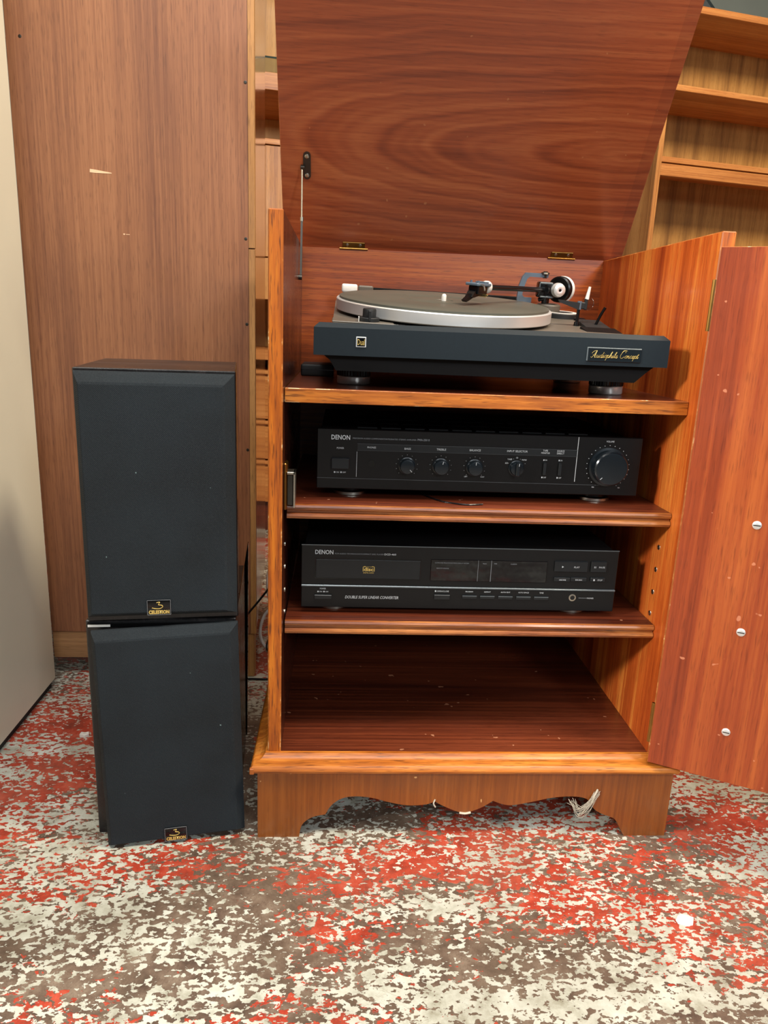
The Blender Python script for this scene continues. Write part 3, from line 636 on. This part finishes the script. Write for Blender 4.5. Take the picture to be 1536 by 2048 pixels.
def knob(x, z, r_, h_, name='knob', ptr=0, bar=False):
    b_ = B(); lathe(b_, [(r_*1.12, 0), (r_*1.12, .0015), (r_, .002), (r_*.97, h_-.002), (r_*.9, h_-.0004), (r_*.75, h_), (0, h_-.0003)], (x, 0, z), (0, -1, 0), 48)
    if bar: box(b_, x-r_*.28, x+r_*.28, -h_-.006, -h_+.001, z-r_*.95, z+r_*.95, bev=.001)
    k_ = ap(name, b_, 'knob', smooth=True)
    b_ = B(); d = Vector((math.sin(ptr), 0, math.cos(ptr))); c = Vector((x, -h_-(.0062 if bar else .0002), z))
    cyl(b_, c+d*r_*(.72 if r_ > .02 else .5), c+d*r_*.88, .00035, seg=6); ap('pointer', b_, 'silver_print', k_)
    return k_
def ticks(x, z, r_, a0, a1, n_, s_, nm='scale_marks'):
    b_ = B()
    for k in range(n_):
        an = R(a0+(a1-a0)*k/(n_-1)); px, pz = x+r_*math.sin(an), z+r_*math.cos(an); box(b_, px-s_, px+s_, -.0006, 0, pz-s_, pz+s_)
    o = ap(nm, b_, 'silver_print'); o['kind'] = 'stuff'; return o
for x, ptr in ((.1222, 2.4), (.1685, .25), (.2152, .0)):
    knob(x, .0342, .0103, .012, 'tone_knob', ptr); ticks(x, .0342, .0148, -135, 135, 11, .00025)
knob(.2733, .0349, .0098, .008, 'selector_knob', .1, True); ticks(.2733, .0349, .0135, -60, 60, 4, .00025)
kk = knob(.4013, .0402, .0240, .017, 'volume_knob', -2.35); ticks(.4013, .0402, .0300, -150, 150, 23, .00038)
for x in (.3125, .3338): ap('toggle_switch', bb(x-.0022, x+.0022, -.004, .001, .0265, .0435, bev=.0006), 'btn')
b_ = B(); lathe(b_, [(.0026, .001), (.0030, -.0005), (.0048, -.0008), (.0052, 0)], (.0737, 0, .0355), (0, -1, 0), 24); lathe(b_, [(0, -.0001), (.0045, -.0001)], (.0737, -.0008, .0355), (0, -1, 0), 24); ap('headphone_jack', b_, 'blk_gloss', smooth=True)
def disc_foot(T_, x, y, r_, h_):
    b_ = B(); lathe(b_, [(0, 0), (r_*.9, 0), (r_, .0008), (r_, .0045), (r_*.93, .0055), (r_*.7, .0058)], (x, y, 0), seg=40)
    f = part('foot', b_, 'steel', T_, smooth=True)
    b_ = B(); lathe(b_, [(r_*.75, .0055), (r_*.75, h_+.0005), (0, h_+.0005)], (x, y, 0), seg=32); part('foot_core', b_, 'blk', f, smooth=True)
for x, y in ((.0463, .042), (.399, .042), (.0463, .25), (.399, .25)): disc_foot(A, x, y, .0235, fz)

# ------------------------------------------------------------------ CD player
CZ = .3091
cdp = T('cd_player', 'black compact disc player with a silver line across its front, on the lowest shelf', 'cd player', (.0403, .062, CZ))
A = cdp.o; fz = .009; CW, CH = .4495, .0915
b_ = bb(.004, CW-.004, .006, .28, .004, CH-.002, bev=.001); ap('case', b_, 'blk_steel')
face = ap('front_panel', bb(0, CW, 0, .006, .033, CH, bev=.0006), 'cdface')
ap('lower_panel', bb(0, CW, -.001, .006, 0, .0308, bev=.0008), 'cdface')
ap('silver_band', bb(0, CW, -.0022, .004, .0305, .0332, bev=.0007), 'silver_line')
ap('top_edge', bb(0, CW, -.0005, .001, CH-.0009, CH+.0002), 'silver_line', face)
rec = ap('tray_recess', bb(.0187, .1674, -.0003, .0012, .0422, .0722, bev=.0002), 'blk_gloss', face)
ap('disc_tray', bb(.0200, .1662, -.0022, .001, .0436, .0710, bev=.0006), 'btn')
b_ = B(); lx0, lx1, lz0, lz1 = .0855, .1020, .0512, .0620    # disc emblem: outline and letters
for aa in ((lx0, lx0+.0009, lz0+.0035, lz1), (lx0, lx0+.004, lz1-.0008, lz1), (lx1-.0009, lx1, lz0+.0035, lz1), (lx1-.004, lx1, lz1-.0008, lz1)): box(b_, aa[0], aa[1], -.0028, -.0022, aa[2], aa[3])
ap('disc_emblem', b_, 'gold')
text_part('disc_emblem', zt([('disc', lx0+.0015, lz0+.0038, lx1-.0015, lz1-.0015, 0, .03), ('COMPACT', lx0+.001, lz1-.0013, lx1-.001, lz1-.0001, 0, .0), ('DIGITAL AUDIO', lx0+.0008, lz0+.0005, lx1-.0008, lz0+.0024)]), -.0027, 'gold', A)
win = ap('display_window', bb(.1809, .3472, -.0012, .001, .0419, .0738, bev=.0006), 'screen')
ap('display_panel', bb(.2479, .2483, -.0014, -.001, .0425, .0735), 'grey_print', win)
ap('display_panel', bb(.2665, .2671, -.0014, -.001, .0425, .0735), 'grey_print', win)
text_part('lettering', zt([('DENON', .0189, .0779, .0439, .0841, 0, .012)]), -.0004, 'silver_print', A)
text_part('lettering', zt([('PCM AUDIO TECHNOLOGY/COMPACT DISC PLAYER', .0463, .0785, .1140, .0805), ('COMPUTED MULTI-FUNCTION DISPLAY SYSTEM', .1865, .0682, .2345, .0698), ('REMOTE SENSOR', .1892, .0602, .2066, .0618),
    cw('TRACK', .2570, .0690, .0018), cw('TIME', .2724, .0692, .0018), cw('CALENDAR', .2986, .0692, .0018)]), -.0015, 'grey_print', A)
text_part('lettering', zt([('DCD-460', .1150, .0784, .1313, .0810, 0, .01), cw('POWER', .0304, .0277, .0022, .75), cw('■ ON  ■ OFF', .0305, .0232, .002, .7), ('DOUBLE SUPER LINEAR CONVERTER', .0618, .0136, .1370, .0178, .25),
    cw('■ OPEN/CLOSE', .1986, .0268, .0023, .72), cw('PROGRAM', .2379, .0268, .0019, .8), cw('REPEAT', .2641, .0268, .0019, .8), cw('AUTO EDIT', .2902, .0268, .0019, .8), cw('AUTO SPACE', .3163, .0268, .0019, .8), cw('TIME', .3422, .0268, .0019, .8), cw('PHONES', .4141, .0200, .0021, .75)]), -.0014, 'silver_print', A)
ap('phones_line', bb(.397, .4085, -.0014, -.0008, .0198, .0202), 'grey_print')
ap('power_button', bb(.0185, .0432, -.0040, .001, .0125, .0189, bev=.0006), 'btn')
ap('open_button', bb(.1874, .2104, -.0040, .001, .0147, .0220, bev=.0006), 'btn')
for x in (.2385, .2641, .2902, .3163, .3422):
    f = ap('function_button', bb(x-.0105, x+.0105, -.003, .001, .0165, .0212, bev=.0004), 'btn'); ap('button_edge', bb(x-.0103, x+.0103, -.0033, -.0025, .0202, .0213), 'silver_line', f)
text_part('button_lettering', zt([cw('▶', .3690, .0672, .0030, .9), cw('PLAY', .3890, .0670, .0024, .8), cw('II', .4155, .0675, .0026, .45), cw('PAUSE', .4255, .0675, .0024, .7), cw('I◀◀/◀◀', .3700, .0477, .0020, .8), cw('▶▶/▶▶I', .3938, .0481, .0020, .8), cw('■', .4160, .0483, .0024, .9), cw('STOP', .4245, .0483, .0022, .8)]), -.0034, 'silver_print', A)
for nm, xa, xb, za, zb_ in (('play_button', .3573, .4053, .0595, .0749), ('pause_button', .4098, .4327, .0597, .0756), ('skip_button', .3582, .3817, .0449, .0505), ('skip_button', .3823, .4057, .0453, .0510), ('stop_button', .4110, .4325, .0455, .0512)):
    f = ap(nm, bb(xa, xb, -.0030, .001, za, zb_, bev=.0006), 'btn')
b_ = B(); lathe(b_, [(.0030, .000), (.0034, .0016), (.0052, .0014), (.0056, 0)], (.3880, 0, .0203), (0, -1, 0), 24); jk = ap('headphone_jack', b_, 'steel', smooth=True)
b_ = B(); cyl(b_, (.3880, -.0012, .0203), (.3880, 0, .0203), .0032); ap('socket', b_, 'blk_gloss', jk)
for x, y in ((.0450, .036), (.396, .036), (.0450, .25), (.396, .25)): disc_foot(A, x, y, .0235, fz)

# power adapter on the top shelf, behind the turntable
ad_ = T('power_adapter', 'small black plastic box behind the left of the turntable', 'box', (.055, .295, .6259))
part('case', bb(-.029, .022, -.042, .035, 0, .0185, bev=.003, seg=3), 'blk_matt', ad_.o, smooth=True)
part('seam', bb(-.0292, .0222, -.0422, .0352, .0098, .0106), 'blk_gloss', ad_.o)
# thin lead lying on the middle shelf
b_ = B(); tube(b_, [(.205, .11, AZ+.0016), (.222, .075, AZ+.0014), (.236, .058, AZ+.0012), (.262, .045, AZ+.0012), (.286, .05, AZ+.0012)], .0011, 6, 6)
o = part('wire', b_, 'arm_black', None); o['label'] = 'thin dark lead lying on the shelf under the amplifier'; o['category'] = 'cable'

# ------------------------------------------------------------------ loudspeakers
def grille_bm(w_, h_, d_, ch):
    b_ = B(); rows = []
    for ins, y in ((0, 0), (0, -d_*.30), (ch*.25, -d_*.5), (ch, -d_*.95), (ch*1.25, -d_)):
        rows.append([b_.verts.new(p) for p in ((ins*.5, y, ins*.55), (w_-ins, y, ins*.55), (w_-ins, y, h_-ins), (ins*.5, y, h_-ins))])
    for A_, B_ in zip(rows, rows[1:]):
        for k in range(4): b_.faces.new((A_[k], A_[(k+1) % 4], B_[(k+1) % 4], B_[k]))
    b_.faces.new(rows[0][::-1]); b_.faces.new(rows[-1])
    es = [e for e in b_.edges if abs(e.verts[0].co.y-e.verts[1].co.y) > 1e-5 or True]
    return b_
def badge(parent, x, z, y):
    part('badge', bb(x-.0152, x+.0152, y-.0022, y, z-.0105, z+.0105, bev=.0010, seg=2), 'blk_gloss', parent, smooth=True)
    part('badge_rim', ring(x, z, y-.0019), 'grey_print', parent)
    text_part('badge_lettering', [('CELESTION', x-.0128, z-.0088, x+.0128, z-.0035, 0, .06)], y-.0026, 'gold', parent)
    b_ = B(); tube(b_, [(x-.0028, y-.0027, z+.0068), (x+.0012, y-.0027, z+.0072), (x-.0006, y-.0027, z+.0040), (x+.0034, y-.0027, z+.0030), (x+.0046, y-.0027, z+.0008), (x+.001, y-.0027, z-.0014), (x-.004, y-.0027, z-.0014), (x-.0085, y-.0027, z-.0002)], .00055, 5, 5)
    part('badge_numeral', b_, 'gold', parent)
def ring(x, z, y):
    b_ = B()
    for a_ in ((-.0146, .0146, .0097, .0101), (-.0146, .0146, -.0101, -.0097), (-.0146, -.0142, -.0101, .0101), (.0142, .0146, -.0101, .0101)): box(b_, x+a_[0], x+a_[1], y-.0005, y, z+a_[2], z+a_[3])
    return b_
# lower
sp1 = T('loudspeaker', 'lower black loudspeaker on the floor, its cloth grille hanging off crooked', 'loudspeaker', (-.2345, -.005, 0), R(4.5), 'pair of stacked black loudspeakers')
o = part('enclosure', bb(0, .192, 0, .222, 0, .3205, bev=.0012), ['ash_side', 'ash_black'], sp1.o)
for p in o.data.polygons: p.material_index = 1 if abs(p.normal.z) > .9 else 0
gr = part('grille', grille_bm(.184, .3135, .0155, .010), 'black_cloth', sp1.o)
SP1 = Matrix.Translation((-.2345, -.005, 0)) @ Matrix.Rotation(R(4.5), 4, 'Z')
GW = Matrix.Translation((-.2150, -.0250, .0006)) @ Matrix.Rotation(R(9.3), 4, 'Z') @ Matrix.Rotation(R(-1.2), 4, 'Y') @ Matrix.Rotation(R(-.9), 4, 'X')
gr.matrix_local = SP1.inverted() @ GW
badge(gr, .0905, .0125, -.0150)
part('paper_strip', bb(.004, .032, -.0062, -.0052, .3135, .3165), 'paper', sp1.o)
part('glue_line', bb(.003, .188, -.0052, 0, .3130, .3172), 'blk', sp1.o)
# upper
sp2 = T('loudspeaker', 'upper black loudspeaker standing on top of the other one', 'loudspeaker', (-.2290, -.0105, .3212), R(7.6), 'pair of stacked black loudspeakers')
o = part('enclosure', bb(0, .190, 0, .222, 0, .3230, bev=.0012), ['ash_side', 'ash_black'], sp2.o)
for p in o.data.polygons: p.material_index = 1 if abs(p.normal.z) > .9 else 0
gr = part('grille', grille_bm(.187, .3110, .0165, .012), 'black_cloth', sp2.o); gr.location = (.0015, 0, .0085)
badge(gr, .0890, .0150, -.0160)
# thin black board leaning beside them
b_ = B(); prism(b_, [(-.130, 0), (-.0605, 0), (-.0565, .352), (-.0570, .354), (-.0700, .270), (-.130, .262)], .006, 'xz', .250)
o = part('black_board', b_, 'blk_gloss', None, shift=(-.09, .253, 0)); o.location = (-.09, .253, 0)
o['label'] = 'thin glossy black board with a pointed corner standing behind the speakers'; o['category'] = 'board'

# ------------------------------------------------------------------ wardrobe with reddish veneer side
wd = T('wardrobe', 'tall wardrobe with reddish brown veneer behind the loudspeakers', 'wardrobe', (-.27, .69, 0))
WO = Vector((-.27, .69, 0))
def wp(name, bm, mats, parent=None, **k): return part(name, bm, mats, parent or wd.o, shift=WO, **k)
wf = wp('veneer_panel', bb(-.4700, -.0800, .4670, .4740, .0960, 2.15), 'ward')
b_ = B(); P = [(-.4700, .474), (-.0800, .474), (-.1060, .917), (-.4700, .917)]; prism(b_, P, 2.05, 'xy', .098)
o = wp('carcass', b_, ['ward', 'ward_gloss'])
for p in o.data.polygons: p.material_index = 1 if p.normal.x > .9 else 0
wp('edge_strip', bb(-.0795, -.0685, .4672, .4790, .8310, 2.15), 'ward_edge')
wp('edge_strip', bb(-.0795, -.0690, .4672, .4790, .0960, .8290), 'ward_edge')
b_ = B(); P = [(-.0793, .479), (-.0700, .479), (-.0965, .917), (-.1050, .917)]; prism(b_, P, 2.05, 'xy', .098); wp('polished_side', b_, 'ward_gloss')
wp('bottom_rail', bb(-.4700, -.100, .4690, .4850, .0388, .0945, bev=.0008), 'ward_rail')
wp('foot', bb(-.1010, -.0730, .4690, .4980, .001, .0955, bev=.001), 'ward_edge'); wp('foot', bb(-.4700, -.445, .85, .90, 0, .098), 'ward_edge'); wp('foot', bb(-.13, -.11, .85, .90, 0, .098), 'ward_edge')
for x, z in ((-.4475, 1.141), (-.0835, 1.0936), (-.0845, .8458), (-.0835, .700), (-.0835, .470)): wp('screw', screw_bm((x, .467, z), (0, -1, 0), .0028, .0004), 'darksteel', wf, smooth=True)
b_ = B(); prism(b_, [(-.3470, .9465), (-.3370, .9455), (-.3110, .9420), (-.3110, .9405), (-.3370, .9405), (-.3475, .9410)], -.0004, 'xz', .467); prism(b_, [(-.2965, .8440), (-.2945, .8455), (-.2925, .8440), (-.2945, .8425)], -.0004, 'xz', .467); box(b_, -.2915, -.2850, .4668, .467, .8434, .8442)
wp('scratch', b_, 'scratch', wf)

# white enamel cupboard at the far left
wc = T('white_cupboard', 'tall cream white cupboard side at the left edge', 'cupboard', (-.75, .05, 0))
part('body', bb(-.30, .2960, -.40, .3780, .014, 2.1, bev=.002), 'white_panel', wc.o)
part('plinth', bb(-.28, .2900, -.38, .3700, 0, .014), 'blk_matt', wc.o)

# ------------------------------------------------------------------ bookcases behind
def bframe(name, label, loc, rz): return T(name, label, 'bookcase', loc, rz)
ang = R(12)
base0 = Vector((-.2, 1.55, 0)); dirx = Vector((math.cos(ang), math.sin(ang), 0))
bc = bframe('bookcase', 'tall teak bookcase with open shelves behind the raised door at the right', base0+dirx*1.42, ang)
def bp(T_, name, *a_, mat='teak_x', parent=None, bev=.001): return part(name, bb(*a_, bev=bev), mat, parent or T_.o)
W2 = 1.0; DP = .27
bp(bc, 'side_panel', 0, .020, 0, DP, 0, 1.790, mat='teak_z'); bp(bc, 'side_panel', W2-.02, W2, 0, DP, 0, 1.790, mat='teak_z')
bp(bc, 'top_board', -.001, W2, -.002, DP, 1.790, 1.812)
bp(bc, 'back_board', .020, W2-.02, DP-.008, DP-.001, .08, 1.790, mat='teak_back', bev=0)
bp(bc, 'shelf', .020, W2-.02, .002, DP-.008, 1.548, 1.567)
bp(bc, 'shelf', .020, W2-.02, .000, DP-.008, 1.316, 1.334)
bp(bc, 'rail', .020, W2-.02, .004, .022, 1.272, 1.312)
bp(bc, 'shelf', .020, W2-.02, .002, DP-.008, .95, .968); bp(bc, 'shelf', .020, W2-.02, .002, DP-.008, .70, .718)
bp(bc, 'cupboard_door', .022, W2/2-.001, -.002, .014, .09, .698, mat='teak_z'); bp(bc, 'cupboard_door', W2/2+.001, W2-.022, -.002, .014, .09, .698, mat='teak_z')
bp(bc, 'kick_board', .02, W2-.02, .02, .036, 0, .088)
wu = bframe('wall_unit', 'light teak wall unit seen through the gap beside the stereo cabinet', base0+dirx*(-.42), ang)
W3 = 1.2
bp(wu, 'side_panel', 0, .018, 0, .36, 0, 1.90, mat='teak_z'); bp(wu, 'side_panel', W3-.018, W3, 0, .36, 0, 1.90, mat='teak_z')
bp(wu, 'back_board', .018, W3-.018, .352, .359, .04, 1.90, mat='teak_back', bev=0)
bp(wu, 'top_board', 0, W3, 0, .36, 1.90, 1.92)
gs = part('glass_shelf', bb(.018, W3-.018, .031, .35, 1.484, 1.489), 'glass', wu.o); part('glass_edge', bb(.018, W3-.018, .0295, .031, 1.484, 1.489), 'dark_glass', gs)
bp(wu, 'shelf', .018, W3-.018, .01, .352, 1.392, 1.440); bp(wu, 'shelf', .018, W3-.018, -.01, .352, 1.236, 1.252)
bp(wu, 'cupboard_door', .02, .455, -.004, .014, .909, 1.234, mat='teak_z'); bp(wu, 'cupboard_door', .459, .9, -.004, .014, .909, 1.234, mat='teak_z')
bp(wu, 'flap_door', .02, W3-.02, -.004, .014, .778, .905, mat='teak_z')
bp(wu, 'shelf', .018, W3-.018, 0, .352, .586, .620)
for z0_, z1_ in ((.392, .552), (.256, .386), (.106, .250)):
    d_ = bp(wu, 'drawer', .02, W3-.02, -.004, .34, z0_, z1_, mat='teak_x')
    part('drawer_pull', bb(.3, .9, -.014, -.004, z1_-.012, z1_-.002, bev=.002), 'teak_x', d_)
bp(wu, 'kick_board', .018, W3-.018, .015, .03, 0, .102, mat='mahog_x')

# ------------------------------------------------------------------ leads and litter
def cable(name, pts, r_, mat, label):
    c0 = Vector(pts[0]); b_ = B(); tube(b_, [Vector(p)-c0 for p in pts], r_, 8, 8); o = part(name, b_, mat, None, smooth=True); o.location = c0; o['label'] = label; o['category'] = 'cable'; return o
cable('speaker_cable', [(-.110, .240, .045), (-.118, .330, .080), (-.104, .425, .119), (-.060, .449, .176), (-.022, .452, .222), (.03, .455, .262), (.10, .450, .28)], .0022, 'blk', 'black cable slanting up behind the speakers to the stereo cabinet')
cable('speaker_cable', [(-.150, .35, .003), (-.115, .435, .003), (-.085, .453, .003), (-.050, .453, .003), (-.010, .458, .003), (.07, .46, .003)], .0022, 'blk', 'black cable lying on the floor between wardrobe foot and stereo cabinet')
cable('mains_cable', [(-.05, .80, .17), (-.075, .78, .12), (-.072, .76, .06), (-.045, .75, .028), (-.020, .76, .045), (-.024, .78, .09), (-.04, .80, .13), (-.02, .82, .20)], .0032, 'white', 'white cable hanging in a loop behind the stereo cabinet')
cable('mains_cable', [(-.03, .60, .004), (-.062, .60, .006), (-.078, .62, .03), (-.070, .64, .065), (-.045, .65, .085), (-.02, .66, .06), (-.01, .66, .004)], .0034, 'white', 'white cable coiled low on the floor behind the stereo cabinet')
cable('mains_cable', [(-.015, .58, .004), (-.045, .57, .004), (-.060, .585, .012), (-.052, .60, .034), (-.03, .61, .05), (0, .62, .04)], .0022, 'blk', 'thin black cable curled inside the white floor coil')
b_ = B(); prism(b_, [(-.007, -.004), (.002, -.006), (.008, -.002), (.006, .004), (-.001, .006), (-.006, .003)], .0022, 'xy', 0)
for v_ in b_.verts: v_.co.z += .004*abs(math.sin(v_.co.x*300)) if v_.co.z > .001 else 0
o = part('paper_scrap', b_, 'paper', None); o.location = (-.338, .244, .0002); o['label'] = 'small white crumpled paper scrap on the floor left of the speakers'; o['category'] = 'litter'
b_ = B(); lathe(b_, [(.010, 0), (.009, .0012), (.005, .0024), (0, .0026)], (0, 0, 0), seg=9)
for v_ in b_.verts: v_.co.x *= 1.2+.3*math.sin(v_.co.y*700)
o = part('plaster_crumb', b_, 'paper', None); o.location = (.535, -.171, .0002); o['label'] = 'white crumb of plaster on the floor at the lower right'; o['category'] = 'litter'
bpy.context.view_layer.update()
